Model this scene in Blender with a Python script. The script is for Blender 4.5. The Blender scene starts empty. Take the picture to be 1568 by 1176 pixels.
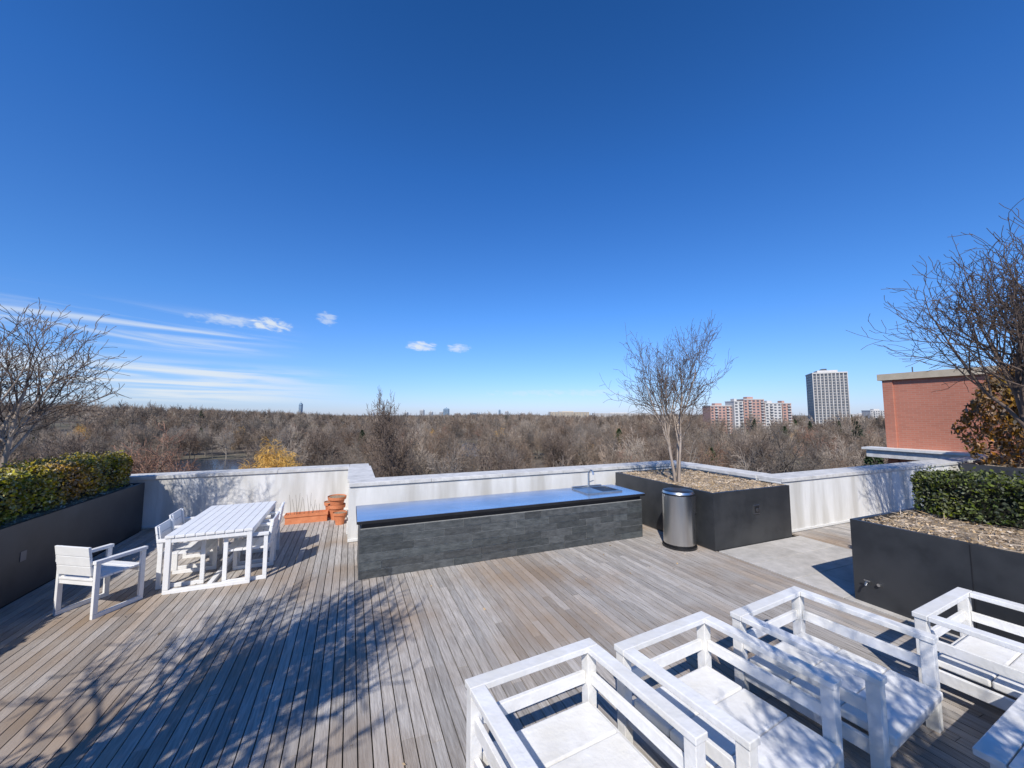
import bpy, math, random
import numpy as np
from mathutils import Vector, Matrix
R=math.radians
scene=bpy.context.scene
scene.view_settings.view_transform='Standard'
scene.view_settings.look='None'
scene.view_settings.exposure=0

# ------------------------------------------------------------------ materials
def newmat(name):
    m=bpy.data.materials.new(name); m.use_nodes=True
    nt=m.node_tree; b=nt.nodes['Principled BSDF']
    return m,nt,b
def nmat(name,c1,c2,scale=5,rough=.7,bump=0.0,bscale=None,metal=0,island=0.0,stretch=(1,1,1),c3=None,big=0.6,rand=0.0,spec=None,bdist=0.01,ramp=None,c3s=(1,1,1)):
    m,nt,b=newmat(name); L=nt.links
    tc=nt.nodes.new('ShaderNodeTexCoord'); mp=nt.nodes.new('ShaderNodeMapping')
    mp.inputs['Scale'].default_value=stretch
    L.new(tc.outputs['Object'],mp.inputs['Vector'])
    n=nt.nodes.new('ShaderNodeTexNoise'); n.inputs['Scale'].default_value=scale; n.inputs['Detail'].default_value=6; n.inputs['Roughness'].default_value=.65
    L.new(mp.outputs[0],n.inputs['Vector'])
    r=nt.nodes.new('ShaderNodeValToRGB'); r.color_ramp.elements[0].position=.35; r.color_ramp.elements[1].position=.65
    r.color_ramp.elements[0].color=(*c1,1); r.color_ramp.elements[1].color=(*c2,1)
    L.new(n.outputs['Fac'],r.inputs['Fac']); out=r.outputs['Color']
    if ramp:
        oi=nt.nodes.new('ShaderNodeObjectInfo'); rp=nt.nodes.new('ShaderNodeValToRGB')
        cr=rp.color_ramp
        while len(cr.elements)<len(ramp): cr.elements.new(.5)
        for i,cc in enumerate(ramp): cr.elements[i].position=i/(len(ramp)-1); cr.elements[i].color=(*cc,1)
        L.new(oi.outputs['Random'],rp.inputs['Fac'])
        mx=nt.nodes.new('ShaderNodeMix'); mx.data_type='RGBA'; mx.blend_type='MULTIPLY'; mx.inputs[0].default_value=1
        L.new(out,mx.inputs[6]); L.new(rp.outputs[0],mx.inputs[7]); out=mx.outputs[2]
    if c3:
        mp2=nt.nodes.new('ShaderNodeMapping'); mp2.inputs['Scale'].default_value=c3s; L.new(tc.outputs['Object'],mp2.inputs['Vector'])
        n2=nt.nodes.new('ShaderNodeTexNoise'); n2.inputs['Scale'].default_value=big; n2.inputs['Detail'].default_value=4
        L.new(mp2.outputs[0],n2.inputs['Vector'])
        r2=nt.nodes.new('ShaderNodeValToRGB'); r2.color_ramp.elements[0].position=.45; r2.color_ramp.elements[1].position=.65
        L.new(n2.outputs['Fac'],r2.inputs['Fac'])
        mx=nt.nodes.new('ShaderNodeMix'); mx.data_type='RGBA'
        L.new(r2.outputs['Color'],mx.inputs[0]); L.new(out,mx.inputs[6]); mx.inputs[7].default_value=(*c3,1); out=mx.outputs[2]
    if island>0 or rand>0:
        if island>0:
            g=nt.nodes.new('ShaderNodeNewGeometry'); src=g.outputs['Random Per Island']; amt=island
        else:
            g=nt.nodes.new('ShaderNodeObjectInfo'); src=g.outputs['Random']; amt=rand
        mr=nt.nodes.new('ShaderNodeMapRange'); mr.inputs['To Min'].default_value=1-amt; mr.inputs['To Max'].default_value=1+amt
        L.new(src,mr.inputs['Value'])
        hs=nt.nodes.new('ShaderNodeHueSaturation'); L.new(mr.outputs[0],hs.inputs['Value']); L.new(out,hs.inputs['Color'])
        mr2=nt.nodes.new('ShaderNodeMath'); mr2.operation='MULTIPLY_ADD'; L.new(src,mr2.inputs[0]); mr2.inputs[1].default_value=7.31; mr2.inputs[2].default_value=0
        fr=nt.nodes.new('ShaderNodeMath'); fr.operation='FRACT'; L.new(mr2.outputs[0],fr.inputs[0])
        mr3=nt.nodes.new('ShaderNodeMapRange'); mr3.inputs['To Min'].default_value=1-amt; mr3.inputs['To Max'].default_value=1+amt
        L.new(fr.outputs[0],mr3.inputs['Value']); L.new(mr3.outputs[0],hs.inputs['Saturation'])
        out=hs.outputs['Color']
    L.new(out,b.inputs['Base Color'])
    b.inputs['Roughness'].default_value=rough; b.inputs['Metallic'].default_value=metal
    if spec is not None: b.inputs['Specular IOR Level'].default_value=spec
    if bump>0:
        bn=nt.nodes.new('ShaderNodeTexNoise'); bn.inputs['Scale'].default_value=bscale or scale*3; bn.inputs['Detail'].default_value=5
        L.new(mp.outputs[0],bn.inputs['Vector'])
        bp=nt.nodes.new('ShaderNodeBump'); bp.inputs['Strength'].default_value=bump; bp.inputs['Distance'].default_value=bdist
        L.new(bn.outputs['Fac'],bp.inputs['Height']); L.new(bp.outputs[0],b.inputs['Normal'])
    return m

M={}
M['deck']=nmat('weathered_deck_wood',(.29,.264,.238),(.50,.468,.43),9,.75,.6,30,island=.2,stretch=(7,.4,7),c3=(.33,.26,.20),big=.6,spec=.25)
M['under']=nmat('deck_underside',(.02,.018,.016),(.03,.028,.025),5,.9)
M['stucco']=nmat('white_stucco',(.62,.615,.585),(.75,.745,.72),2.2,.85,.35,60,stretch=(1,1,.25),c3=(.52,.505,.465),big=3.2,c3s=(1,1,.12))
M['cap']=nmat('coping_stone',(.46,.455,.44),(.64,.63,.605),6,.8,.2,40,island=.06)
M['flash']=nmat('flashing',(.6,.6,.58),(.7,.7,.68),6,.5)
M['planter']=nmat('anthracite_metal',(.022,.024,.027),(.033,.036,.040),3,.45,.05,8,c3=(.042,.044,.047),big=1.5)
M['soil']=nmat('mulch_soil',(.17,.125,.085),(.40,.31,.21),22,.95,.9,50,bdist=.03)
M['litter']=nmat('dry_leaves',(.36,.27,.17),(.58,.46,.33),3,.8,island=.35)
M['slate']=nmat('slate_tile',(.045,.05,.051),(.095,.102,.102),7,.5,.6,22,island=.3,stretch=(1,1,2.5))
M['grout']=nmat('tile_grout',(.22,.22,.21),(.32,.32,.31),10,.9)
M['black']=nmat('black_metal',(.012,.012,.013),(.02,.02,.022),6,.4)
M['ctop']=nmat('brushed_steel_worktop',(.78,.79,.80),(.88,.89,.90),3,.24,.02,40,metal=.9,stretch=(.1,1,1),c3=(.70,.71,.72),big=1.6)
M['steel']=nmat('brushed_steel',(.55,.55,.54),(.68,.68,.66),4,.30,0,30,metal=1,stretch=(1,1,.05))
M['white']=nmat('white_paint',(.74,.74,.73),(.81,.81,.80),7,.45,.12,35,island=.03)
M['whitew']=nmat('white_painted_wood',(.68,.67,.65),(.80,.795,.78),5,.6,.45,25,island=.06,stretch=(1,1,1),c3=(.68,.665,.62),big=3.5)
M['terra']=nmat('terracotta',(.52,.17,.07),(.64,.24,.11),6,.8,.2,30)
M['paver']=nmat('concrete_paver',(.40,.38,.345),(.54,.51,.47),5,.9,.3,50,island=.08)
M['bark']=nmat('crape_bark',(.26,.20,.15),(.46,.38,.31),9,.8,.3,30,stretch=(1,1,.3))
M['twig']=nmat('twig_bark',(.09,.062,.047),(.16,.115,.088),9,.85)
M['hedge']=nmat('hedge_leaves',(.15,.16,.02),(.38,.33,.05),2.5,.6,island=.45,c3=(.42,.20,.04),big=.5)
M['hedgeg']=nmat('boxwood_leaves',(.035,.055,.014),(.11,.125,.03),2.5,.6,island=.5)
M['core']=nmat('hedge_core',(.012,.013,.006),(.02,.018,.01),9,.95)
M['thuja']=nmat('winter_thuja_foliage',(.20,.085,.022),(.36,.17,.04),2,.8,island=.5,c3=(.13,.09,.025),big=1.0)
def brickmat():
    m,nt,b=newmat('red_brick'); L=nt.links
    tc=nt.nodes.new('ShaderNodeTexCoord')
    sep=nt.nodes.new('ShaderNodeSeparateXYZ'); cmb=nt.nodes.new('ShaderNodeCombineXYZ')
    ad=nt.nodes.new('ShaderNodeMath'); ad.operation='ADD'
    L.new(tc.outputs['Object'],sep.inputs[0]); L.new(sep.outputs[0],ad.inputs[0]); L.new(sep.outputs[1],ad.inputs[1])
    L.new(ad.outputs[0],cmb.inputs[0]); L.new(sep.outputs[2],cmb.inputs[1])
    br=nt.nodes.new('ShaderNodeTexBrick'); br.inputs['Scale'].default_value=1; br.inputs['Brick Width'].default_value=.22; br.inputs['Row Height'].default_value=.075; br.inputs['Mortar Size'].default_value=.006
    br.inputs['Color1'].default_value=(.50,.19,.12,1); br.inputs['Color2'].default_value=(.44,.165,.105,1); br.inputs['Mortar'].default_value=(.44,.25,.18,1)
    L.new(cmb.outputs[0],br.inputs['Vector'])
    n=nt.nodes.new('ShaderNodeTexNoise'); n.inputs['Scale'].default_value=.5; n.inputs['Detail'].default_value=5; L.new(tc.outputs['Object'],n.inputs['Vector'])
    mr=nt.nodes.new('ShaderNodeMapRange'); mr.inputs['To Min'].default_value=.75; mr.inputs['To Max'].default_value=1.25; L.new(n.outputs['Fac'],mr.inputs['Value'])
    hs=nt.nodes.new('ShaderNodeHueSaturation'); L.new(br.outputs['Color'],hs.inputs['Color']); L.new(mr.outputs[0],hs.inputs['Value'])
    L.new(hs.outputs[0],b.inputs['Base Color']); b.inputs['Roughness'].default_value=.85
    return m
M['brick']=brickmat()
M['tan']=nmat('tan_coping',(.46,.38,.27),(.54,.45,.33),4,.7)
M['conc']=nmat('tower_concrete',(.36,.34,.31),(.44,.41,.38),.2,.85)
M['conc2']=nmat('pale_concrete',(.50,.48,.45),(.58,.56,.53),.2,.85)
M['dwin']=nmat('dark_window',(.07,.08,.095),(.11,.12,.14),.2,.3)
M['pinkb']=nmat('far_brick',(.42,.25,.20),(.48,.30,.245),.1,.85)
M['haze']=nmat('hazy_tower_glass',(.18,.27,.36),(.24,.33,.42),.05,.5)  # bluish distance haze is mixed into this skyline colour
M['hazeg']=nmat('hazy_tower_stone',(.42,.43,.44),(.52,.52,.52),.05,.7)  # stone tone paled to include aerial haze
M['ground']=nmat('woodland_floor',(.07,.056,.042),(.16,.13,.095),.05,.95,c3=(.13,.12,.07),big=.01)
M['water']=nmat('lake_water',(.02,.04,.07),(.03,.05,.08),.05,.12,.1,.5)
RAMP=[(.45,.43,.42),(.85,.83,.80),(.7,.60,.52),(1.25,1.2,1.13),(.8,.64,.53),(.5,.47,.44),(1.55,1.47,1.36),(.8,.73,.67)]
M['fbark']=nmat('forest_bark',(.15,.135,.12),(.30,.27,.235),.5,.9,ramp=RAMP)
M['ftwig']=nmat('forest_twigs',(.175,.138,.108),(.275,.225,.18),.25,.95,ramp=RAMP)
M['ftwig2']=nmat('grey_twigs',(.22,.19,.16),(.32,.28,.24),.25,.95,ramp=RAMP)
M['dtwig']=nmat('oak_twigs',(.10,.072,.056),(.17,.128,.10),.25,.95)
M['redtwig']=nmat('russet_twigs',(.20,.11,.075),(.30,.17,.115),.25,.95)
M['willow']=nmat('golden_willow_twigs',(.55,.31,.06),(.75,.45,.11),.25,.9)
M['pine']=nmat('evergreen_needles',(.02,.035,.015),(.05,.07,.03),.5,.8,rand=.3)

# ------------------------------------------------------------------ mesh builder
class MB:
    def __init__(s): s.V=[];s.F=[];s.M=[]
    def box(s,x0,x1,y0,y1,z0,z1,m=0,T=None):
        k=len(s.V)
        P=[(x0,y0,z0),(x1,y0,z0),(x1,y1,z0),(x0,y1,z0),(x0,y0,z1),(x1,y0,z1),(x1,y1,z1),(x0,y1,z1)]
        if T: P=[tuple(T@Vector(p)) for p in P]
        s.V+=P
        for f in ((0,3,2,1),(4,5,6,7),(0,1,5,4),(1,2,6,5),(2,3,7,6),(3,0,4,7)):
            s.F.append(tuple(k+i for i in f)); s.M.append(m)
    def cyl(s,cx,cy,z0,z1,r0,r1,n=24,m=0,bot=True,top=True):
        k=len(s.V)
        for (z,r) in ((z0,r0),(z1,r1)):
            for i in range(n):
                a=2*math.pi*i/n; s.V.append((cx+r*math.cos(a),cy+r*math.sin(a),z))
        for i in range(n):
            j=(i+1)%n; s.F.append((k+i,k+j,k+n+j,k+n+i)); s.M.append(m)
        if bot: s.F.append(tuple(k+i for i in reversed(range(n)))); s.M.append(m)
        if top: s.F.append(tuple(k+n+i for i in range(n))); s.M.append(m)
    def tube(s,pts,rads,sides=5,m=0,cap=False):
        k=len(s.V); n=len(pts)
        for i,p in enumerate(pts):
            t=(pts[min(i+1,n-1)]-pts[max(i-1,0)])
            if t.length<1e-9: t=Vector((0,0,1))
            t.normalize()
            ref=Vector((1,0,0)) if abs(t.x)<.8 else Vector((0,1,0))
            a=t.cross(ref).normalized(); b=t.cross(a)
            for j in range(sides):
                an=2*math.pi*j/sides
                q=p+(a*math.cos(an)+b*math.sin(an))*rads[i]; s.V.append((q.x,q.y,q.z))
        for i in range(n-1):
            for j in range(sides):
                j2=(j+1)%sides
                s.F.append((k+i*sides+j,k+i*sides+j2,k+(i+1)*sides+j2,k+(i+1)*sides+j)); s.M.append(m)
        if cap:
            s.F.append(tuple(k+j for j in reversed(range(sides)))); s.M.append(m)
            s.F.append(tuple(k+(n-1)*sides+j for j in range(sides))); s.M.append(m)
    def cards(s,C,size,m,rng,aspect=.6,tilt=1.0):
        n=len(C)
        A=rng.normal(size=(n,3)); A[:,2]*=tilt; A/=np.linalg.norm(A,axis=1)[:,None]
        B=rng.normal(size=(n,3)); B[:,2]*=tilt
        B=np.cross(A,B); B/=np.linalg.norm(B,axis=1)[:,None]
        sz=(size*(.6+.8*rng.random(n)))[:,None]
        A=A*sz; B=B*sz*aspect
        k=len(s.V)
        Q=np.stack([C-A,C-B,C+A,C+B],axis=1).reshape(-1,3)
        s.V+=list(map(tuple,Q.tolist()))
        s.F+=[(k+4*i,k+4*i+1,k+4*i+2,k+4*i+3) for i in range(n)]; s.M+=[m]*n
    def mesh(s,name,mats,smooth=False):
        me=bpy.data.meshes.new(name); me.from_pydata(s.V,[],s.F)
        for mm in mats: me.materials.append(M[mm] if isinstance(mm,str) else mm)
        me.polygons.foreach_set('material_index',s.M)
        if smooth: me.polygons.foreach_set('use_smooth',[True]*len(s.F))
        me.update(); return me
    def obj(s,name,mats,smooth=False,bevel=0,loc=(0,0,0),rotz=0,parent=None,autos=False):
        me=s.mesh(name,mats,smooth)
        o=bpy.data.objects.new(name,me); scene.collection.objects.link(o)
        o.location=loc; o.rotation_euler=(0,0,rotz)
        if parent: o.parent=parent
        if bevel>0:
            b=o.modifiers.new('bevel','BEVEL'); b.width=bevel; b.segments=2; b.limit_method='ANGLE'; b.angle_limit=R(40)
        return o
def empty(name,loc=(0,0,0),rotz=0):
    o=bpy.data.objects.new(name,None); scene.collection.objects.link(o); o.location=loc; o.rotation_euler=(0,0,rotz); return o

# ------------------------------------------------------------------ camera & light
YAW=22.6
cd=bpy.data.cameras.new('camera'); cam=bpy.data.objects.new('camera',cd); scene.collection.objects.link(cam)
cd.sensor_width=36; cd.lens=13.52; cd.clip_start=.05; cd.clip_end=30000
cam.location=(0,0,2.3); cam.rotation_euler=(R(90+4.57),0,R(-YAW)); scene.camera=cam
EL=42.5; AZ=216.0
sd=bpy.data.lights.new('sun','SUN'); so=bpy.data.objects.new('sun',sd); scene.collection.objects.link(so)
sd.energy=5.0; sd.angle=R(.53); sd.color=(1,.945,.87)
tosun=Vector((math.sin(R(AZ))*math.cos(R(EL)),math.cos(R(AZ))*math.cos(R(EL)),math.sin(R(EL))))
so.rotation_euler=(-tosun).to_track_quat('-Z','Y').to_euler(); so.location=(0,0,50)

# world
w=bpy.data.worlds.new('World'); scene.world=w; w.use_nodes=True; nt=w.node_tree; L=nt.links
bg=nt.nodes['Background']; bg.inputs['Strength'].default_value=.1
sky=nt.nodes.new('ShaderNodeTexSky'); sky.sky_type='NISHITA'; sky.sun_disc=False
sky.sun_elevation=R(EL); sky.sun_rotation=R(AZ); sky.altitude=50; sky.air_density=1.0; sky.dust_density=.3; sky.ozone_density=2.5
def mth(op,a,b=None,c=None,clamp=False):
    n=nt.nodes.new('ShaderNodeMath'); n.operation=op; n.use_clamp=clamp
    for i,v in enumerate((a,b,c)):
        if v is None: continue
        if isinstance(v,(int,float)): n.inputs[i].default_value=v
        else: L.new(v,n.inputs[i])
    return n.outputs[0]
def sst(v,a,b):
    n=nt.nodes.new('ShaderNodeMapRange'); n.interpolation_type='SMOOTHSTEP'
    L.new(v,n.inputs['Value']); n.inputs['From Min'].default_value=a; n.inputs['From Max'].default_value=b
    return n.outputs[0]
tc=nt.nodes.new('ShaderNodeTexCoord'); sp=nt.nodes.new('ShaderNodeSeparateXYZ'); L.new(tc.outputs['Generated'],sp.inputs[0])
az=mth('MULTIPLY',mth('ARCTAN2',sp.outputs[0],sp.outputs[1]),57.2958)
el=mth('MULTIPLY',mth('ARCSINE',sp.outputs[2]),57.2958)
tr=nt.nodes.new('ShaderNodeValToRGB'); L.new(mth('DIVIDE',el,90.0,None,True),tr.inputs['Fac'])
cr=tr.color_ramp
stops=[(0,(.39,.47,.78)),(.06,(.34,.49,.78)),(.16,(.255,.50,.83)),(.36,(.165,.46,.85)),(.56,(.11,.37,.70)),(.75,(.08,.24,.42)),(1,(.07,.20,.34))]
while len(cr.elements)<len(stops): cr.elements.new(.5)
for i,(p,c) in enumerate(stops): cr.elements[i].position=p; cr.elements[i].color=(*c,1)
tm=nt.nodes.new('ShaderNodeVectorMath'); tm.operation='MULTIPLY'; L.new(sky.outputs[0],tm.inputs[0]); L.new(tr.outputs[0],tm.inputs[1])
ts=nt.nodes.new('ShaderNodeVectorMath'); ts.operation='SCALE'; L.new(tm.outputs[0],ts.inputs[0]); ts.inputs['Scale'].default_value=2.0
def noise(sx,sy,scale,det=6,off=0,dist=0):
    c=nt.nodes.new('ShaderNodeCombineXYZ'); L.new(mth('MULTIPLY',az,sx),c.inputs[0]); L.new(mth('ADD',mth('MULTIPLY',el,sy),mth('MULTIPLY',az,sx*.35)),c.inputs[1]); c.inputs[2].default_value=off
    n=nt.nodes.new('ShaderNodeTexNoise'); n.inputs['Scale'].default_value=scale; n.inputs['Detail'].default_value=det; n.inputs['Roughness'].default_value=.55; n.inputs['Distortion'].default_value=dist
    L.new(c.outputs[0],n.inputs['Vector']); return n.outputs['Fac']
def band(a0,a1,a2,a3,e0,e1,e2,e3):
    return mth('MULTIPLY',mth('MULTIPLY',sst(az,a0,a1),mth('SUBTRACT',1,sst(az,a2,a3))),mth('MULTIPLY',sst(el,e0,e1),mth('SUBTRACT',1,sst(el,e2,e3))))
n1=noise(.05,1.1,1.0,6,1.3,.5); s1=mth('MULTIPLY',sst(n1,.34,.60),band(-60,-36,-18,4,1.0,2.2,4.8,6.6))
n2=noise(.05,.8,1.0,6,6.3,.6); s2=mth('MULTIPLY',sst(n2,.38,.68),band(-60,-34,-20,-4,6.5,8.2,10,12.5))
cl=mth('ADD',mth('MULTIPLY',s1,.95),mth('MULTIPLY',s2,.7))
nn=noise(.7,1.7,1.0,5,3.1,.6)
def puff(a,e,ra,re,s):
    da=mth('DIVIDE',mth('SUBTRACT',az,a),ra); de=mth('DIVIDE',mth('SUBTRACT',el,e),re)
    q=mth('ADD',mth('MULTIPLY',da,da),mth('MULTIPLY',de,de))
    g=mth('SUBTRACT',1,q,None,True)
    return mth('MULTIPLY',sst(mth('ADD',mth('MULTIPLY',mth('SUBTRACT',nn,.5),3.6),mth('SUBTRACT',mth('MULTIPLY',g,1.4),.4)),0,1.3),mth('MULTIPLY',s,sst(g,0,.5)))
for p in ((-9.8,11.3,3.0,1.1,.85),(-14,11.2,5,.9,.45),(9.2,9.9,2.8,.95,.9),(14.6,9.8,2.3,.9,.65),(-3.5,12.8,1.8,1.2,.5),(30,3.2,16,.7,.3)):
    cl=mth('ADD',cl,puff(*p))
cl=mth('MINIMUM',cl,.9)
mx=nt.nodes.new('ShaderNodeMix'); mx.data_type='RGBA'
L.new(cl,mx.inputs[0]); L.new(ts.outputs[0],mx.inputs[6]); mx.inputs[7].default_value=(7.6,8.3,9.0,1)
L.new(mx.outputs[2],bg.inputs['Color'])

# ------------------------------------------------------------------ roof structure
mb=MB()
mb.box(-9,.45,-9,10.69,-21,-.06,0); mb.box(.452,8.25,-9,8.21,-21,-.06,0); mb.box(8.252,18.3,-9,5.5,-21,-.06,0)
mb.obj('apartment_building',['under'])
WH=1.05
def wall(x0,x1,y0,y1,along):
    mb=MB(); mb.box(x0,x1,y0,y1,-.055,WH-.07,0)
    o=.03
    if along=='x':
        x=x0
        while x<x1-.01:
            e=min(x+1.5,x1)
            if x1-e<.4: e=x1
            mb.box(x+.003,e-.003,y0-o,y1+o,WH-.07,WH,1); x=e
        mb.box(x0+.01,x1-.01,y0-.022,y0,0.0,.05,2)
    else:
        y=y0
        while y<y1-.01:
            e=min(y+1.5,y1)
            if y1-e<.4: e=y1
            mb.box(x0-o,x1+o,y+.003,e-.003,WH-.07,WH,1); y=e
        mb.box(x0-.022,x0,y0+.01,y1-.01,0.0,.05,2)
    return mb.obj('parapet_wall',['stucco','cap','flash'],bevel=.006)
wall(-9,.45,10.24,10.69,'x')
wall(0,.45,8.24,10.205,'y')
wall(0,8.25,7.76,8.21,'x')
wall(7.8,8.25,5.53,7.725,'y')
wall(7.8,18.3,5.05,5.5,'x')

# deck boards
rng=random.Random(3)
def deck(name,x0,x1,yfun,y0,pitch=.095,z=0):
    mb=MB(); x=x0; i=0
    while x<x1-.02:
        y=y0-rng.random()*1.6; ym=yfun(x+pitch/2)
        xe=min(x+pitch-.009,x1)
        while y<ym:
            e=y+rng.choice([1.2,1.8,1.8,2.4,2.4])
            if e>ym: e=ym
            dz=rng.uniform(-.0015,.0015)
            if e-y>.05: mb.box(x,xe,max(y,y0)+.002,e-.002,z-.025+dz,z+dz,0)
            y=e
            if y<y0: y=y0
        x+=pitch; i+=1
    return mb.obj(name,['deck'])
deck('wooden_deck',-3.78,5.78,lambda x: 10.2 if x<-.02 else 7.73,-3)
deck('wooden_deck',7.98,18.2,lambda x:5.02,3.1)
mb=MB()
x=5.8
while x<7.9:
    y=4.85
    while y>2:
        mb.box(x+.003,min(x+.6,7.96)-.003,y-.6+.003,y-.003,-.04,.004,0); y-=.6
    x+=.6
mb.obj('concrete_paving',['paver'],bevel=.004)

# ------------------------------------------------------------------ planters
nr=np.random.default_rng(5)
mb=MB(); n=90
C=np.stack([nr.uniform(-3.7,5.7,n),nr.uniform(2.0,7.6,n),np.full(n,.012)],1)
ok=~((C[:,0]>0)&(C[:,1]>5.8)); mb.cards(C[ok],.016,0,nr,.55,.15)
mb.obj('fallen_leaves',['litter'])
def planter(x0,x1,y0,y1,h,seams_x=(),seams_y=(),litter=1400,name='planter_box'):
    root=empty(name,(x0,y0,0)); W=x1-x0; D=y1-y0; t=.05
    mb=MB()
    mb.box(0,W,0,t,.0,h,0); mb.box(0,W,D-t,D,0,h,0); mb.box(0,t,t,D-t,0,h,0); mb.box(W-t,W,t,D-t,0,h,0)
    for s in seams_x: mb.box(s-x0-.004,s-x0+.004,-.002,.0,.01,h-.01,1)
    for s in seams_y: mb.box(-.002,0,s-y0-.004,s-y0+.004,.01,h-.01,1)
    mb.obj('planter_shell',['planter','black'],parent=root)
    mb=MB(); nx=max(4,int(W/.1)); ny=max(4,int(D/.1))
    for j in range(ny+1):
        for i in range(nx+1):
            edge=min(i,nx-i,j,ny-j)
            mb.V.append((t+(W-2*t)*i/nx,t+(D-2*t)*j/ny,h-.07+(.05*min(edge,3)/3)+nr.normal()*.014))
    for j in range(ny):
        for i in range(nx):
            a=j*(nx+1)+i; mb.F.append((a,a+1,a+nx+2,a+nx+1)); mb.M.append(0)
    mb.obj('soil',['soil'],smooth=True,parent=root)
    n=int(litter*W*D)
    C=np.stack([nr.uniform(t,W-t,n),nr.uniform(t,D-t,n),h-.035+nr.random(n)*.03],1)
    mb=MB(); mb.cards(C,.02,0,nr,.5,.3)
    mb.cards(C[:n//6]+[0,0,.02],.07,0,nr,.05,.3)
    mb.obj('leaf_litter',['litter'],parent=root)
    return root
P2=planter(5.74,7.75,4.86,7.5,.96,litter=1300)
mb=MB(); mb.box(.98,1.13,-.015,0,.52,.68,0); mb.box(1.0,1.11,-.02,-.015,.54,.66,1); mb.box(1.03,1.08,-.024,-.02,.57,.62,2)
mb.obj('power_outlet',['steel','black','steel'],bevel=.003,parent=P2)
P3=planter(5.9,8.35,-4,2.98,.98,seams_y=(1.95,.4),litter=900)
mb=MB(); Tt=[Vector((-.0,6.82,.27)),Vector((-.07,6.82,.27)),Vector((-.085,6.82,.235))]
mb.tube(Tt,[.012]*3,8,0,True); mb.box(-.055,-.045,6.79,6.85,.285,.295,0); mb.tube([Vector((0,6.72,.27)),Vector((-.03,6.72,.27))],[.018,.018],10,0,True)
mb.obj('tap',['steel'],parent=P3)
P1=planter(-5.3,-3.8,2.6,10.12,.94,seams_y=(5,7.5),litter=200)
mb=MB(); mb.box(1.5,1.505,4.4,4.5,.45,.57,0); mb.obj('power_outlet',['dwin'],parent=P1)
planter(-5.2,-2.3,-.8,2.3,.94,litter=60)  # unseen planter, added to carry the shadow-casting hedge
planter(8.7,10.8,.4,3.1,.98,litter=150)
planter(14.5,18.0,2.4,4.8,1.05,litter=60)
planter(.2,2.3,-2.6,-.7,.9,litter=60)

# hedges
def hedge(name,x0,x1,y0,y1,z0,z1,mat,dens=2600,size=.03,seed=1,jag=.06):
    r=np.random.default_rng(seed)
    W,D,H=x1-x0,y1-y0,z1-z0
    areas=[D*H,D*H,W*H,W*H,W*D]; root=empty(name,(x0,y0,z0))
    Cs=[]
    for k,a in enumerate(areas):
        n=int(a*dens*(1.3 if k==4 else 1)); u=r.random(n); v=r.random(n); dep=np.abs(r.normal(size=n))*.035-.015
        if k==0: P=np.stack([dep,u*D,v*H],1)
        if k==1: P=np.stack([W-dep,u*D,v*H],1)
        if k==2: P=np.stack([u*W,dep,v*H],1)
        if k==3: P=np.stack([u*W,D-dep,v*H],1)
        if k==4: P=np.stack([u*W,v*D,H-dep],1)
        Cs.append(P)
    C=np.concatenate(Cs)
    ph=r.random(6)*6
    def b(a,f,p): return np.sin(a*f+p)
    off=(b(C[:,0],9,ph[0])+b(C[:,1],7,ph[1])+b(C[:,2],11,ph[2])+b(C[:,1],17,ph[3])*.7)*jag*.35
    keep=r.random(len(C))<np.clip(.8+.5*b(C[:,1],5.3,ph[4])*b(C[:,2],9,ph[5]),.35,1)
    C=C[keep]; off=off[keep]
    ctr=np.array([W/2,0,H*.4]); d=C-ctr; d[:,1]=0
    nrm=np.linalg.norm(d,axis=1)[:,None]+1e-6
    C=C+d/nrm*off[:,None]
    ex=np.minimum(C[:,0],W-C[:,0]); C[:,2]-=np.clip(.08-ex,0,.08)*.7*(C[:,2]>H*.8)
    mb=MB(); mb.cards(C,size,0,r,.6,1)
    n=int(W*D*260); S=np.stack([r.random(n)*W,r.random(n)*D,H+r.random(n)*.09],1); mb.cards(S,size*.9,0,r,.5,1)
    mb.obj('foliage',[mat],parent=root)
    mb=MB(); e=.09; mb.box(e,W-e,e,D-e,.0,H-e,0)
    for i in range(int(D/.35)):
        y=.2+i*.35; mb.tube([Vector((W/2,y,-.15)),Vector((W/2+.02,y,.1))],[.02,.015],6,1)
    mb.obj('branches',['core','twig'],parent=root)
hedge('unseen_shadow_hedge',-4.75,-4.0,2.8,10.0,.96,1.53,'hedge',seed=2,dens=3000,size=.026)
hedge('unseen_shadow_hedge',7.1,7.85,-3.8,2.85,1.0,1.5,'hedgeg',seed=4,dens=3600,size=.022)
hedge('unseen_shadow_hedge',-5.0,-2.35,-.6,2.25,.95,1.75,'hedge',dens=900,seed=6)  # unseen hedge, added to cast the straight-edged shadow on the lower-left deck

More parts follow.
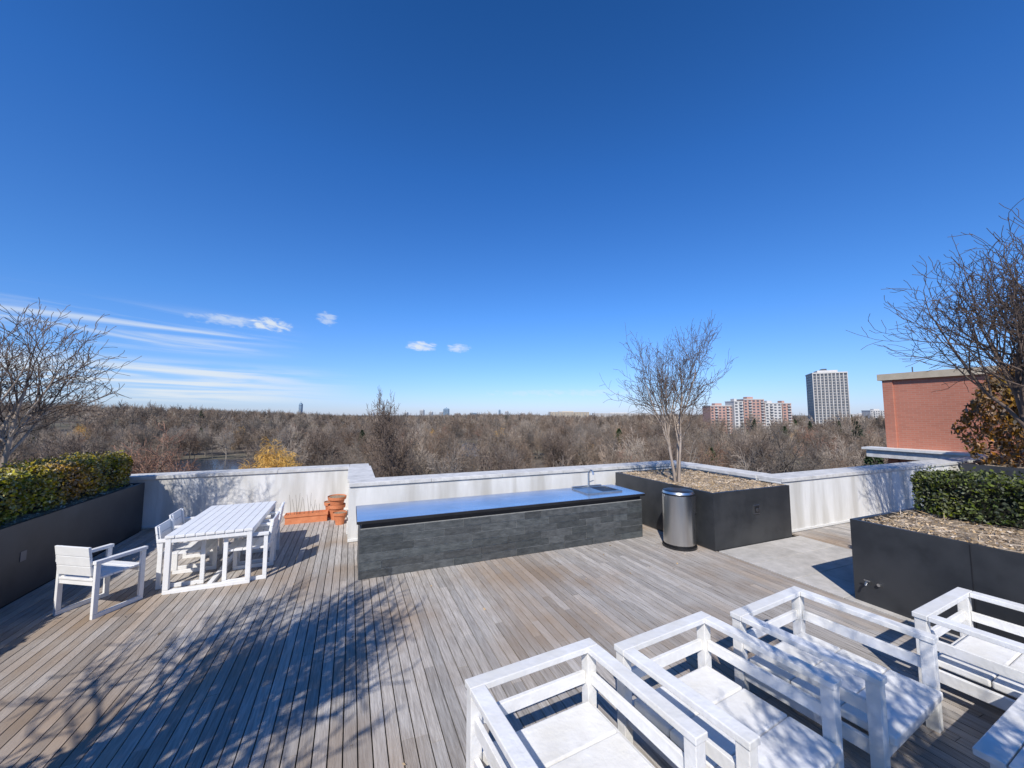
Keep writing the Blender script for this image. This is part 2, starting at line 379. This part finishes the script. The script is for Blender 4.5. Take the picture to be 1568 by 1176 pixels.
# ------------------------------------------------------------------ counter
root=empty('outdoor_kitchen_counter',(.16,5.96,0)); CL=5.0; CD=.95
mb=MB(); mb.box(.006,CL-.006,.003,CD-.01,0,.69,1); mb.box(.02,CL-.02,.025,CD-.02,.69,.775,0)
mb.obj('counter_core',['black','grout'],parent=root)
mb=MB(); rr=random.Random(8); rows=6; rh=.685/rows
for k in range(rows):
    x=0.0
    while x<CL-.001:
        e=min(CL,x+rr.choice([.3,.45,.6,.6,.6]))
        if CL-e<.15: e=CL
        mb.box(x+.0022,e-.0022,-rr.uniform(.001,.006),.0025,k*rh+.0032,(k+1)*rh-.0032,0); x=e
    for side in (0,1):
        y=.0
        while y<CD-.001:
            e=min(CD,y+rr.uniform(.3,.55))
            if CD-e<.12: e=CD
            q=rr.uniform(.002,.006); y_=max(y,.0026)
            if side==0: mb.box(-q,.0055,y_+.002,e-.002,k*rh+.0032,(k+1)*rh-.0032,0)
            else: mb.box(CL-.0055,CL+q,y_+.002,e-.002,k*rh+.0032,(k+1)*rh-.0032,0)
            y=e
mb.obj('slate_cladding',['slate'],parent=root,bevel=.001)
mb=MB(); mb.box(-.04,CL+.05,-.04,CD+.03,.775,.81,0); mb.obj('worktop',['ctop'],bevel=.004,parent=root)
mb=MB(); mb.box(-.038,CL+.048,-.046,-.041,.765,.806,0); mb.box(-.046,-.041,-.046,CD+.03,.765,.806,0); mb.obj('worktop_edge',['black'],parent=root)
mb=MB()
mb.box(3.95,4.75,.25,.29,.811,.835,0); mb.box(3.95,4.75,.76,.80,.811,.835,0); mb.box(3.95,3.99,.291,.759,.811,.835,0); mb.box(4.71,4.75,.291,.759,.811,.835,0)
mb.box(3.995,4.35,.295,.755,.811,.828,0); mb.box(4.36,4.705,.295,.755,.812,.818,1)
mb.box(4.0,4.7,.86,.90,.811,.85,0)
fp=[Vector((4.38,.85,.81)),Vector((4.38,.85,1.08)),Vector((4.38,.83,1.14)),Vector((4.38,.77,1.17)),Vector((4.38,.70,1.15)),Vector((4.38,.68,1.09))]
mb.tube(fp,[.022,.02,.019,.018,.018,.018],10,0,True)
mb.tube([Vector((4.38,.85,.92)),Vector((4.50,.85,.95))],[.01,.008],8,0,True); mb.cyl(4.38,.85,.812,.83,.035,.03,16,0)
mb.obj('sink_and_tap',['steel','black'],parent=root,bevel=.002)

# ------------------------------------------------------------------ litter bin
root=empty('litter_bin',(5.40,5.30,0))
mb=MB(); mb.cyl(0,0,0,.035,.285,.285,48,1); mb.cyl(0,0,.036,.07,.25,.25,48,1); mb.cyl(0,0,.07,.90,.262,.262,48,0,top=False,bot=False)
mb.cyl(0,0,.90,.925,.268,.268,48,1); mb.cyl(0,0,.925,.96,.262,.25,48,0,top=False,bot=False)
for i in range(4):
    a0=.96+.02*math.sin(i/4*1.57); a1=.96+.02*math.sin((i+1)/4*1.57); r0=.25-.10*(i/4); r1=.25-.10*((i+1)/4)
    mb.cyl(0,0,a0,a1,r0,r1,48,1,bot=False,top=False)
mb.cyl(0,0,.90,.979,.148,.15,40,2)
o=mb.obj('bin_body',['steel','black','black'],parent=root)
for p in o.data.polygons:
    if abs(p.normal.z)<.9 and p.material_index==0: p.use_smooth=True
mb=MB(); mb.box(.255,.30,-.05,.05,.56,.86,0); mb.box(.30,.315,-.03,.03,.60,.82,0); mb.obj('handle',['black'],parent=root,bevel=.006,rotz=R(-20))

# ------------------------------------------------------------------ terracotta
mb=MB(); Wd=.80
mb.box(0,Wd,0,.03,0,.18,0); mb.box(0,Wd,.19,.22,0,.18,0); mb.box(0,.03,.03,.19,0,.18,0); mb.box(Wd-.03,Wd,.03,.19,0,.18,0); mb.box(.03,Wd-.03,.03,.19,.0,.14,1)
mb.box(-.015,Wd+.015,-.015,.0,.14,.195,0); mb.box(-.015,0,.0,.22,.14,.195,0); mb.box(Wd,Wd+.015,.0,.22,.14,.195,0); mb.box(-.015,Wd+.015,.22,.235,.14,.195,0)
rt=random.Random(5)
for i in range(12):
    p=Vector((rt.uniform(.08,.65),.11,.12)); q=p+Vector((rt.uniform(-.06,.06),rt.uniform(-.04,.04),rt.uniform(.2,.5)))
    mb.tube([p,(p+q)/2+Vector((.01,0,0)),q],[.0035,.003,.002],4,2)
mb.obj('terracotta_trough',['terra','soil','twig'],loc=(-1.22,9.45,0))
def pot(x,y,z,r,h,tilt=0):
    mb=MB(); mb.cyl(0,0,0,h*.78,r*.62,r*.90,28,0,top=False); mb.cyl(0,0,h*.78,h,r*1.04,r*1.08,28,0,top=False); mb.cyl(0,0,h*.9,h*.93,r*.95,r*.95,28,1,bot=False)
    o=mb.obj('terracotta_pot',['terra','soil'],loc=(x,y,z)); o.rotation_euler=(tilt,tilt*.5,0); return o
pot(-.24,9.55,0,.17,.32); pot(-.24,9.55,.22,.18,.28,.03)
pot(-.16,9.08,0,.13,.25); pot(-.36,9.82,0,.14,.34)

# ------------------------------------------------------------------ dining set
def dchair(loc,rot):
    root=empty('garden_armchair',loc,rot); w=.28; d=.26; b=.035
    mb=MB()
    for s in (-1,1):
        x0,x1=(-w,-w+b) if s<0 else (w-b,w)
        mb.box(x0,x1,-d,-d+.05,.05,.60,0); mb.box(x0,x1,d-.05,d,.05,.60,0)
        mb.box(x0,x1,-d,d,.0,.048,0)
        a0,a1=(x0-.012,x1+.012); mb.box(a0,a1,-d-.01,d+.01,.602,.64,0)
    mb.box(-w+b+.001,w-b-.001,d-.045,d-.01,.36,.41,0); mb.box(-w+b+.001,w-b-.001,-d+.01,-d+.045,.36,.41,0)
    mb.obj('frame',['white'],parent=root,bevel=.003)
    mb=MB()
    for i in range(5):
        y=-d+.0+i*.104; mb.box(-w+b+.004,w-b-.004,y,y+.098,.412,.437,0)
    mb.obj('seat',['white'],parent=root,bevel=.003)
    mb=MB()
    T=Matrix.Translation((0,-d+.02,.44))@Matrix.Rotation(R(8),4,'X')
    for i in range(3):
        mb.box(-w+b+.004,w-b-.004,-.03,-.008,.04+i*.112,.04+i*.112+.106,0,T)
    for s in (-.2,.2): mb.box(s-.02,s+.02,-.007,.012,-.02,.36,0,T)
    mb.obj('backrest',['white'],parent=root,bevel=.003)
dchair((-2.72,6.35,0),R(-32))
root=empty('dining_table',(-2.17,6.44,0)); W,D=.95,1.8
mb=MB()
for y0 in (0,D-.06):
    for x0 in (0,W-.06): mb.box(x0,x0+.06,y0,y0+.06,.05,.70,0)
    mb.box(0,W,y0,y0+.06,.0,.048,0); mb.box(.061,W-.061,y0+.005,y0+.055,.64,.699,0)
for x0 in (0,W-.06): mb.box(x0+.005,x0+.055,.061,D-.061,.64,.699,0)
mb.box(W/2-.03,W/2+.03,.061,D-.061,.0,.045,0)
mb.obj('frame',['white'],parent=root,bevel=.004)
mb=MB(); n=9
for i in range(n):
    x=-.01+i*(W+.02)/n; mb.box(x+.004,x+(W+.02)/n-.004,-.01,D+.01,.702,.735,0)
mb.obj('table_top',['white'],parent=root,bevel=.003)
dchair((-1.30,6.80,0),R(90)); dchair((-1.32,7.52,0),R(93)); dchair((-2.06,6.95,0),R(-90)); dchair((-2.16,7.66,0),R(-88))

# ------------------------------------------------------------------ lounge seating
def lounge(loc,rot,W=.98,D=.96,H=.66):
    root=empty('lounge_armchair',loc,rot); rw=.095; rt_=.04; pw=.075
    mb=MB()
    z1=H-rt_-.001
    for (x0,y0) in ((.01,-.085),(W-.085,-.085),(.01,-D+.01),(W-.085,-D+.01)):
        mb.box(x0,x0+pw,y0,y0+pw,0,z1,0)
    mb.obj('posts',['whitew'],parent=root,bevel=.004)
    mb=MB()
    mb.box(0,W,-rw,0,H-rt_,H,0)
    mb.box(0,rw,-D,-rw-.002,H-rt_,H,0); mb.box(W-rw,W,-D,-rw-.002,H-rt_,H,0)
    mb.obj('top_rails',['whitew'],parent=root,bevel=.005)
    mb=MB(); a,b=.40,.48
    mb.box(.087,W-.087,-.06,-.03,a,b,0); mb.box(.03,.06,-D+.087,-.087,a,b,0); mb.box(W-.06,W-.03,-D+.087,-.087,a,b,0)
    for (a,b) in ((.16,.25),):
        mb.box(.087,W-.087,-.07,-.03,a,b,0); mb.box(.03,.065,-D+.087,-.087,a,b,0); mb.box(W-.065,W-.03,-D+.087,-.087,a,b,0); mb.box(.087,W-.087,-D+.02,-D+.055,a,b,0)
    mb.obj('side_rails',['whitew'],parent=root,bevel=.004)
    mb=MB(); n=3; y=-.09; st=(D-.06)/n
    for i in range(n):
        mb.box(.09,W-.09,y-st+.006,y,.252,.31,0); y-=st
    mb.obj('seat',['whitew'],parent=root,bevel=.012)
lounge((.70,2.45,0),R(5)); lounge((1.79,2.40,0),R(6)); lounge((2.97,2.40,0),R(6),1.02); lounge((4.38,1.82,0),R(4),1.03)
root=empty('coffee_table',(3.4,.40,0),R(4)); mb=MB()
for i in range(6): mb.box(0,1.1,i*.13,i*.13+.122,.36,.40,0)
mb.box(.04,1.06,.05,.09,.28,.359,0); mb.box(.04,1.06,.68,.72,.28,.359,0)
for x0 in (.04,.98):
    for y0 in (.09,.60): mb.box(x0,x0+.08,y0,y0+.08,0,.359,0)
mb.obj('table_boards',['whitew'],parent=root,bevel=.005)

# ------------------------------------------------------------------ trees
def basis(d):
    ref=Vector((0,0,1)) if abs(d.z)<.9 else Vector((1,0,0))
    a=d.cross(ref).normalized(); return a,d.cross(a).normalized()
def grow(mb,rg,p,d,Ln,r,lv,c):
    n=c['seg'][lv]; pts=[p.copy()]; dirs=[d.copy()]; dd=d.copy()
    for i in range(n):
        dd=(dd+Vector((rg.gauss(0,1),rg.gauss(0,1),rg.gauss(0,1)))*c['wig'][lv]+Vector((0,0,c['up'][lv]))).normalized()
        p=p+dd*Ln/n; pts.append(p.copy()); dirs.append(dd.copy())
    te=c['end'][lv]
    rads=[max(c['rmin'],r*(1-(1-te)*i/n)) for i in range(n+1)]
    mb.tube(pts,rads,c['sides'][lv],0 if lv<=c['barkl'] else 1)
    if lv>=c['max']: return
    k=c['k'][lv]; st=c['st'][lv]; az0=rg.random()*6.28
    for j in range(k):
        f=st+(1-st)*((j+rg.random()*.8)/k); f=min(f,.999)
        s=f*n; i=int(s); q=pts[i].lerp(pts[i+1],s-i); dr=dirs[i+1]
        a,b=basis(dr); az_=az0+j*2.4+rg.gauss(0,.3); ang=R(rg.uniform(*c['ang'][lv]))
        nd=dr*math.cos(ang)+(a*math.cos(az_)+b*math.sin(az_))*math.sin(ang)
        grow(mb,rg,q,nd.normalized(),Ln*rg.uniform(*c['rat'][lv])*(1.15-.35*f if lv>0 else 1),max(c['rmin'],rads[i]*c['rr'][lv]),lv+1,c)
    if c['lead'][lv]:
        grow(mb,rg,pts[-1],dirs[-1],Ln*c['lead'][lv],rads[-1],lv+1,c)
CR=dict(seg=[4,5,4,4,3],wig=[.05,.10,.15,.2,.25],up=[.04,.10,.10,.10,.05],end=[.65,.4,.4,.5,.5],rmin=.0024,sides=[8,6,4,3,3],barkl=1,max=4,
        k=[3,5,4,3],st=[.7,.3,.25,.2],ang=[(20,48),(25,55),(28,60),(25,60)],rat=[(.8,1.15),(.5,.8),(.4,.7),(.4,.7)],rr=[.62,.6,.55,.6],lead=[.8,.5,.5,.5])
def crape(loc,scale=1,seed=1,stems=4,spread=1.0,ln=.95,dense=0,mats=('bark','twig'),rmin=None,r0=.034):
    rg=random.Random(seed); mb=MB(); c=dict(CR)
    if dense: c['k']=[4,6,5,3]
    if rmin: c['rmin']=rmin
    for i in range(stems):
        a=i*6.28/stems+rg.random()*.6; p=Vector((.05*math.cos(a),.05*math.sin(a),-.05))
        t=rg.uniform(.06,.18)*spread
        grow(mb,rg,p,Vector((math.cos(a)*t,math.sin(a)*t,1)).normalized(),ln*rg.uniform(.85,1.15),r0,0,c)
    me=mb.mesh('bare_crape_myrtle_tree',list(mats),True)
    o=bpy.data.objects.new('bare_crape_myrtle_tree',me); scene.collection.objects.link(o)
    o.location=loc; o.scale=(scale,)*3
    co=np.array([v.co[:] for v in me.vertices]); zz=np.percentile(co[:,2],99.9); xx=np.percentile(np.hypot(co[:,0],co[:,1]),99)
    return o,zz,xx
def fit(loc,H,Rr,seed,**k):
    o,zz,xx=crape(loc,1,seed,**k); s=H/zz; o.scale=(Rr/xx,Rr/xx,s); return o
fit((6.15,6.05,.92),3.3,1.12,11,rmin=.003)
fit((-4.75,7.9,.92),2.95,1.4,12,stems=4,rmin=.003)
fit((9.75,2.2,.92),4.5,2.1,13,stems=4,dense=1,mats=('twig','twig'))
fit((-2.95,1.15,.92),4.1,1.55,14,stems=5,rmin=.006,r0=.06)
fit((1.1,-1.25,.85),3.4,1.3,15,stems=4,rmin=.0055,r0=.05)

def thuja(loc,h,r,seed):
    rg=np.random.default_rng(seed); n=6200
    z=rg.random(n)**.8; prof=r*np.sin(np.clip(z*.92+.16,0,1)*math.pi)**.7
    a=rg.random(n)*6.283; lump=1+.18*np.sin(a*3+z*9)+.1*np.sin(a*7-z*15); rad=prof*lump*(1-np.abs(rg.normal(size=n))*.13)
    C=np.stack([rad*np.cos(a),rad*np.sin(a),z*h],1)
    mb=MB(); mb.cards(C,.07,0,rg,.4,1.6)
    mb.tube([Vector((0,0,-.1)),Vector((0,0,h*.9))],[.06,.01],6,1)
    mb.obj('thuja_shrub',['thuja','twig'],loc=loc)
thuja((15.5,4.0,1.0),2.8,1.0,1); thuja((17.1,4.0,1.0),2.8,.95,2); thuja((16.8,2.9,1.0),3.4,.9,3)

# ------------------------------------------------------------------ terrain
def cam2b(X,Y):
    c,s=math.cos(R(YAW)),math.sin(R(YAW)); return (X*c+Y*s,-X*s+Y*c)
def ss(x,a,b):
    t=max(0,min(1,(x-a)/(b-a))); return t*t*(3-2*t)
GZ=-21
def gh(x,y):
    D=math.hypot(x,y); a=math.degrees(math.atan2(x,y))-YAW
    while a<-180: a+=360
    lf=1-ss(a,-46,-24)
    h=4.0*ss(D,300,950)+18*lf*ss(D,250,850)
    h+=1.2*math.sin(x*.011+1)*math.cos(y*.009)*ss(D,200,500)+2.5*math.sin(a*.23+D*.002)*ss(D,500,900)
    return GZ+h
mb=MB(); rings=[0]+[20*1.12**i for i in range(56)]; ns=144
rings=[r for r in rings if r<9500]+[12000]
mb.V.append((0,0,GZ))
for r in rings[1:]:
    for j in range(ns):
        a=2*math.pi*j/ns; x,y=r*math.sin(a),r*math.cos(a); mb.V.append((x,y,gh(x,y)))
for j in range(ns): mb.F.append((0,1+(j+1)%ns,1+j)); mb.M.append(0)
for i in range(len(rings)-2):
    for j in range(ns):
        a=1+i*ns+j; b=1+i*ns+(j+1)%ns; mb.F.append((a,b,b+ns,a+ns)); mb.M.append(0)
mb.obj('ground',['ground'],smooth=True)
def pond(name,cx,cy,rx,ry,rot=0):
    mb=MB(); n=48
    for i in range(n):
        a=i*2*math.pi/n; k=1+.15*math.sin(3*a+1)+.08*math.sin(5*a)
        mb.V.append((rx*k*math.cos(a),ry*k*math.sin(a),0))
    mb.F.append(tuple(range(n))); mb.M.append(0)
    mb.obj(name,['water'],loc=(cx,cy,gh(cx,cy)+.8),rotz=rot)
ponds=[]
for (u,t,rx,ry) in ((-.79,170,32,34),(-.105,260,7,60)):
    X,Y=u*t,t; bx,by=cam2b(X,Y); ponds.append((X,Y,rx,ry)); pond('lake',bx,by,rx,ry,-R(YAW)-math.atan2(X,Y))
def inpond(X,Y):
    for i,(px,py,rx,ry) in enumerate(ponds):
        u=px/py
        d=abs(X-u*Y)
        if Y<py and Y>py*(.17 if i==0 else .4) and d<rx*(.6*Y/py): return True
        if ((X-px)/rx)**2+((Y-py)/ry)**2<1.3: return True
    return False

# forest prototypes
FR=dict(seg=[4,4,3,2,2],wig=[.04,.10,.14,.18,.2],up=[.02,.07,.05,.03,.0],end=[.6,.45,.4,.5,.6],rmin=.032,sides=[5,3,3,3,3],barkl=2,max=4,
        k=[6,6,5,3],st=[.35,.25,.15,.1],ang=[(28,60),(28,58),(25,60),(25,65)],rat=[(.6,.85),(.5,.75),(.42,.65),(.45,.75)],rr=[.5,.5,.55,.6],lead=[.75,.6,.5,.5])
def ftree(seed,H,Rr,twig,kind='b'):
    rg=random.Random(seed); mb=MB(); c=dict(FR)
    if kind=='w':
        c['up']=[.02,.0,-.12,-.35,-.4]; c['rat']=[(.6,.85),(.6,.8),(.6,.8),(.7,.95)]; c['k']=[6,6,6,5]
    if kind=='l':
        c['max']=3; c['rmin']=.08; c['k']=[6,6,5]; c['sides']=[3,3,3,3,3]; c['seg']=[3,2,2,1]
    if kind=='o':
        c['k']=[8,7,6,5]; c['st']=[.55,.3,.15,.1]; c['ang']=[(30,72),(28,58),(28,60),(25,65)]; c['rat']=[(.80,.95),(.45,.62),(.42,.65),(.4,.7)]; c['lead']=[.75,.45,.5,.5]; c['rmin']=.034
        c['wig']=[.04,.14,.18,.2,.2]; c['up']=[.02,.05,.02,.0,.0]
    grow(mb,rg,Vector((0,0,0)),Vector((0,0,1)),7,.30,0,c)
    me=mb.mesh('proto',['fbark',twig])
    co=np.array([v.co[:] for v in me.vertices]); zz=np.percentile(co[:,2],99.5); rr=np.percentile(np.hypot(co[:,0],co[:,1]),97)
    co[:,2]*=H/zz; co[:,:2]*=Rr/rr
    me.vertices.foreach_set('co',co.ravel()); me.update(); return me
col=bpy.data.collections.new('bare_woodland_trees')
protos=[]
specs=[(1,16,5.5,'ftwig','b'),(2,15,6,'ftwig','b'),(3,17,5,'ftwig2','b'),(4,14,5.5,'ftwig','b'),(5,16,6.5,'ftwig2','b'),(6,15,6,'redtwig','b'),(7,13,6.5,'willow','w'),
       (21,16,6,'ftwig','l'),(22,15,6.5,'ftwig','l'),(23,17,6,'ftwig2','l')]
for i,s in enumerate(specs):
    me=ftree(*s); o=bpy.data.objects.new('woodland_tree_%02d'%i,me); col.objects.link(o); protos.append(o)
rg=np.random.default_rng(9); mb=MB(); n=2600
z=rg.random(n)**.8; a=rg.random(n)*6.283; rad=3.2*(1-z)**.7*(.55+.45*rg.random(n))*(1+.25*np.sin(z*38))
mb.cards(np.stack([rad*np.cos(a),rad*np.sin(a),2+z*13],1),.5,1,rg,.45,.6); mb.tube([Vector((0,0,0)),Vector((0,0,14))],[.3,.05],6,0)
me=mb.mesh('proto_evergreen',['fbark','pine']); o=bpy.data.objects.new('woodland_tree_10',me); col.objects.link(o)

feature=[]
def place_mesh(name,me,u,t,sx,sz,rad):
    X,Y=u*t,t; bx,by=cam2b(X,Y)
    o=bpy.data.objects.new(name,me); scene.collection.objects.link(o); o.location=(bx,by,gh(bx,by)-.3)
    o.scale=(sx,sx,sz); o.rotation_euler=(0,0,rng.random()*6); feature.append((X,Y,rad*1.1))
def place_tree(name,mi,u,t,H,Rr):
    s=specs[mi]; place_mesh(name,protos[mi].data,u,t,Rr/s[2],H/s[1],Rr)
oak=ftree(34,27.5,5.4,'dtwig','o')
oak.materials[0]=M['dtwig']
place_mesh('bare_oak_tree',oak,-.315,80,1,1.0,6)
place_tree('russet_bare_tree',5,-.90,85,20.5,9.5)
place_tree('golden_willow_tree',6,-.605,95,17.0,8.5)
place_tree('golden_willow_tree',6,-.03,230,15,7)
brown=ftree(36,20,6.5,'dtwig','o')
for (u,t,s,h) in ((-.02,75,1,.86),(.42,80,1.05,.9),(-1.15,75,1,.95),(.62,95,1,.92),(-.48,120,1.0,.95),(.12,110,1,.95)):
    place_mesh('bare_oak_tree',brown,u,t,s,h,6.5*s)
place_tree('bare_ash_tree',0,.25,85,18.5,7)
place_tree('bare_ash_tree',4,.33,70,17.5,6.5)
place_tree('bare_ash_tree',2,-.15,78,18,6)

pts=[];rots=[];scl=[];idx=[]
rf=random.Random(21)
def scatter(d0,d1,sp,sc0,sc1,light=False):
    n=int(.5*2.44*(d1*d1-d0*d0)/(sp*sp))
    for _ in range(n):
        D=math.sqrt(rf.uniform(d0*d0,d1*d1)); a=R(rf.uniform(-70,70)); X,Y=D*math.sin(a),D*math.cos(a)
        if Y<30: continue
        if inpond(X,Y): continue
        if any((X-f[0])**2+(Y-f[1])**2<(f[2]+2)**2 for f in feature): continue
        if any(Y<f[1] and abs(X-f[0]/f[1]*Y)<f[2]*.8 for f in feature[:3]): continue
        bx,by=cam2b(X,Y)
        if bx>15 and by<26 and bx<60: continue
        pts.append((bx,by,gh(bx,by)-.3)); rots.append((rf.gauss(0,.03),rf.gauss(0,.03),rf.random()*6.28))
        s=rf.uniform(sc0,sc1)*(1.18 if rf.random()<.1 else 1); scl.append((s*rf.uniform(.85,1.2),s*rf.uniform(.85,1.2),s))
        q=rf.random(); i=rf.randrange(5) if q<.96 else (5 if q<.99 else (6 if D>150 else 3))
        if light: i=7+rf.randrange(3)
        if a>R(30) and D>220 and rf.random()<.12: i=10
        elif rf.random()<.01: i=10
        idx.append(i)
scatter(38,230,9.5,.7,1.12)
scatter(230,380,13,.75,1.15)
scatter(380,1300,21,.9,1.35,True)
me=bpy.data.meshes.new('bare_woodland'); me.from_pydata(pts,[],[])
at=me.attributes.new('rot','FLOAT_VECTOR','POINT'); at.data.foreach_set('vector',[c for r in rots for c in r])
at=me.attributes.new('scl','FLOAT_VECTOR','POINT'); at.data.foreach_set('vector',[c for r in scl for c in r])
at=me.attributes.new('idx','INT','POINT'); at.data.foreach_set('value',idx)
fo=bpy.data.objects.new('bare_woodland',me); scene.collection.objects.link(fo)
ng=bpy.data.node_groups.new('woodland_scatter','GeometryNodeTree')
ng.interface.new_socket('Geometry',in_out='INPUT',socket_type='NodeSocketGeometry'); ng.interface.new_socket('Geometry',in_out='OUTPUT',socket_type='NodeSocketGeometry')
gi=ng.nodes.new('NodeGroupInput'); go=ng.nodes.new('NodeGroupOutput'); ci=ng.nodes.new('GeometryNodeCollectionInfo'); ip=ng.nodes.new('GeometryNodeInstanceOnPoints')
ci.inputs['Collection'].default_value=col; ci.inputs['Separate Children'].default_value=True; ci.inputs['Reset Children'].default_value=True
def na(n,t):
    a=ng.nodes.new('GeometryNodeInputNamedAttribute'); a.data_type=t; a.inputs['Name'].default_value=n; return [o for o in a.outputs if o.enabled][0]
ng.links.new(gi.outputs[0],ip.inputs['Points']); ng.links.new(ci.outputs[0],ip.inputs['Instance']); ip.inputs['Pick Instance'].default_value=True
ng.links.new(na('idx','INT'),ip.inputs['Instance Index']); ng.links.new(na('rot','FLOAT_VECTOR'),ip.inputs['Rotation']); ng.links.new(na('scl','FLOAT_VECTOR'),ip.inputs['Scale'])
ng.links.new(ip.outputs[0],go.inputs[0])
md=fo.modifiers.new('scatter','NODES'); md.node_group=ng

# ------------------------------------------------------------------ buildings
mb=MB(); bx0=19.0
mb.box(bx0,36,-16,8.2,-21,3.62,0)
mb.box(bx0-.12,36.1,-16,8.32,3.62,3.86,1)
mb.box(bx0-.06,bx0-.001,7.9,8.199,-5,3.61,0)
mb.box(bx0-.6,bx0-.001,5.6,8.6,.70,.98,3); mb.box(bx0-.7,bx0-.001,5.5,8.7,.981,1.06,4)
for y in (7.3,6.2):
    mb.tube([Vector((bx0-.05,y,3.86)),Vector((bx0-.05,y,4.05))],[.02,.02],6,2)
mb.obj('red_brick_building',['brick','tan','dwin','cap','flash'])
def tower(name,u,t,w1,w2,top,ang,mats,floors,bays1,bays2,style=0):
    X,Y=u*t,t; bx,by=cam2b(X,Y); g=gh(bx,by); H=top-g
    mb=MB(); mb.box(0,w1,0,w2,0,H,0)
    fh=H/floors
    for f in range(floors):
        z=f*fh
        for b in range(bays1):
            ww=w1/bays1; mb.box(b*ww+ww*.22,b*ww+ww*.78,-.15,0,z+fh*.12,z+fh*.85,1)
        for b in range(bays2):
            ww=w2/bays2
            mb.box(-.15,0,b*ww+ww*.22,b*ww+ww*.78,z+fh*.3,z+fh*.8,1)
            mb.box(w1,w1+.15,b*ww+ww*.22,b*ww+ww*.78,z+fh*.3,z+fh*.8,1)
    for b in range(bays1+1):
        ww=w1/bays1; mb.box(b*ww-ww*.10,b*ww+ww*.10,-.9,-.151,0,H+.3,2)
    mb.box(-.4,w1+.4,-1,w2+.4,H+.001,H+1.5,2)
    mb.box(w1*.2,w1*.8,w2*.25,w2*.75,H+1.5,H+4.5,2)
    mb.box(w1*.35,w1*.5,w2*.3,w2*.6,H+4.5,H+6.5,1)
    o=mb.obj(name,mats); o.location=(bx,by,g); o.rotation_euler=(0,0,R(ang)); return o
tower('apartment_tower',.785,450,32,30,50,-48,['conc','dwin','conc2'],22,9,6)
def block(u0,u1,ytop,t,mat,name='brick_apartment_block'):
    v=(588-ytop)/589; top=2.3+(.0797+v)*t; X,Y=(u0)*t,t; bx,by=cam2b(X,Y); g=gh(bx,by); w=(u1-u0)*t; H=top-g
    mb=MB(); mb.box(0,w,0,18,0,H,0); fl=max(3,int(H/3)); fh=H/fl; nb=max(2,int(w/4))
    for f in range(fl):
        for b in range(nb):
            ww=w/nb; mb.box(b*ww+ww*.2,b*ww+ww*.75,-.15,0,f*fh+fh*.3,f*fh+fh*.8,1)
            if b%3==1: mb.box(b*ww+ww*.1,b*ww+ww*.9,-1.4,-.16,f*fh,f*fh+fh*.28,2)
    mb.box(-.3,w+.3,-.3,18.3,H+.001,H+.9,2); mb.box(w*.3,w*.6,5,12,H+.9,H+3.5,0)
    o=mb.obj(name,[mat,'dwin','conc2']); o.location=(bx,by,g); o.rotation_euler=(0,0,-R(YAW)); return o
block(.515,.575,622,430,'pinkb'); block(.577,.600,615,425,'conc2'); block(.602,.655,612,430,'pinkb'); block(.657,.70,618,435,'conc2'); block(.702,.725,618,440,'pinkb')
block(.93,.98,629,700,'conc2','low_office_building'); block(.10,.20,631,1500,'tan','low_office_building'); block(.21,.36,633,1500,'conc2','low_office_building'); block(.86,1.0,634,1400,'conc2','low_office_building')
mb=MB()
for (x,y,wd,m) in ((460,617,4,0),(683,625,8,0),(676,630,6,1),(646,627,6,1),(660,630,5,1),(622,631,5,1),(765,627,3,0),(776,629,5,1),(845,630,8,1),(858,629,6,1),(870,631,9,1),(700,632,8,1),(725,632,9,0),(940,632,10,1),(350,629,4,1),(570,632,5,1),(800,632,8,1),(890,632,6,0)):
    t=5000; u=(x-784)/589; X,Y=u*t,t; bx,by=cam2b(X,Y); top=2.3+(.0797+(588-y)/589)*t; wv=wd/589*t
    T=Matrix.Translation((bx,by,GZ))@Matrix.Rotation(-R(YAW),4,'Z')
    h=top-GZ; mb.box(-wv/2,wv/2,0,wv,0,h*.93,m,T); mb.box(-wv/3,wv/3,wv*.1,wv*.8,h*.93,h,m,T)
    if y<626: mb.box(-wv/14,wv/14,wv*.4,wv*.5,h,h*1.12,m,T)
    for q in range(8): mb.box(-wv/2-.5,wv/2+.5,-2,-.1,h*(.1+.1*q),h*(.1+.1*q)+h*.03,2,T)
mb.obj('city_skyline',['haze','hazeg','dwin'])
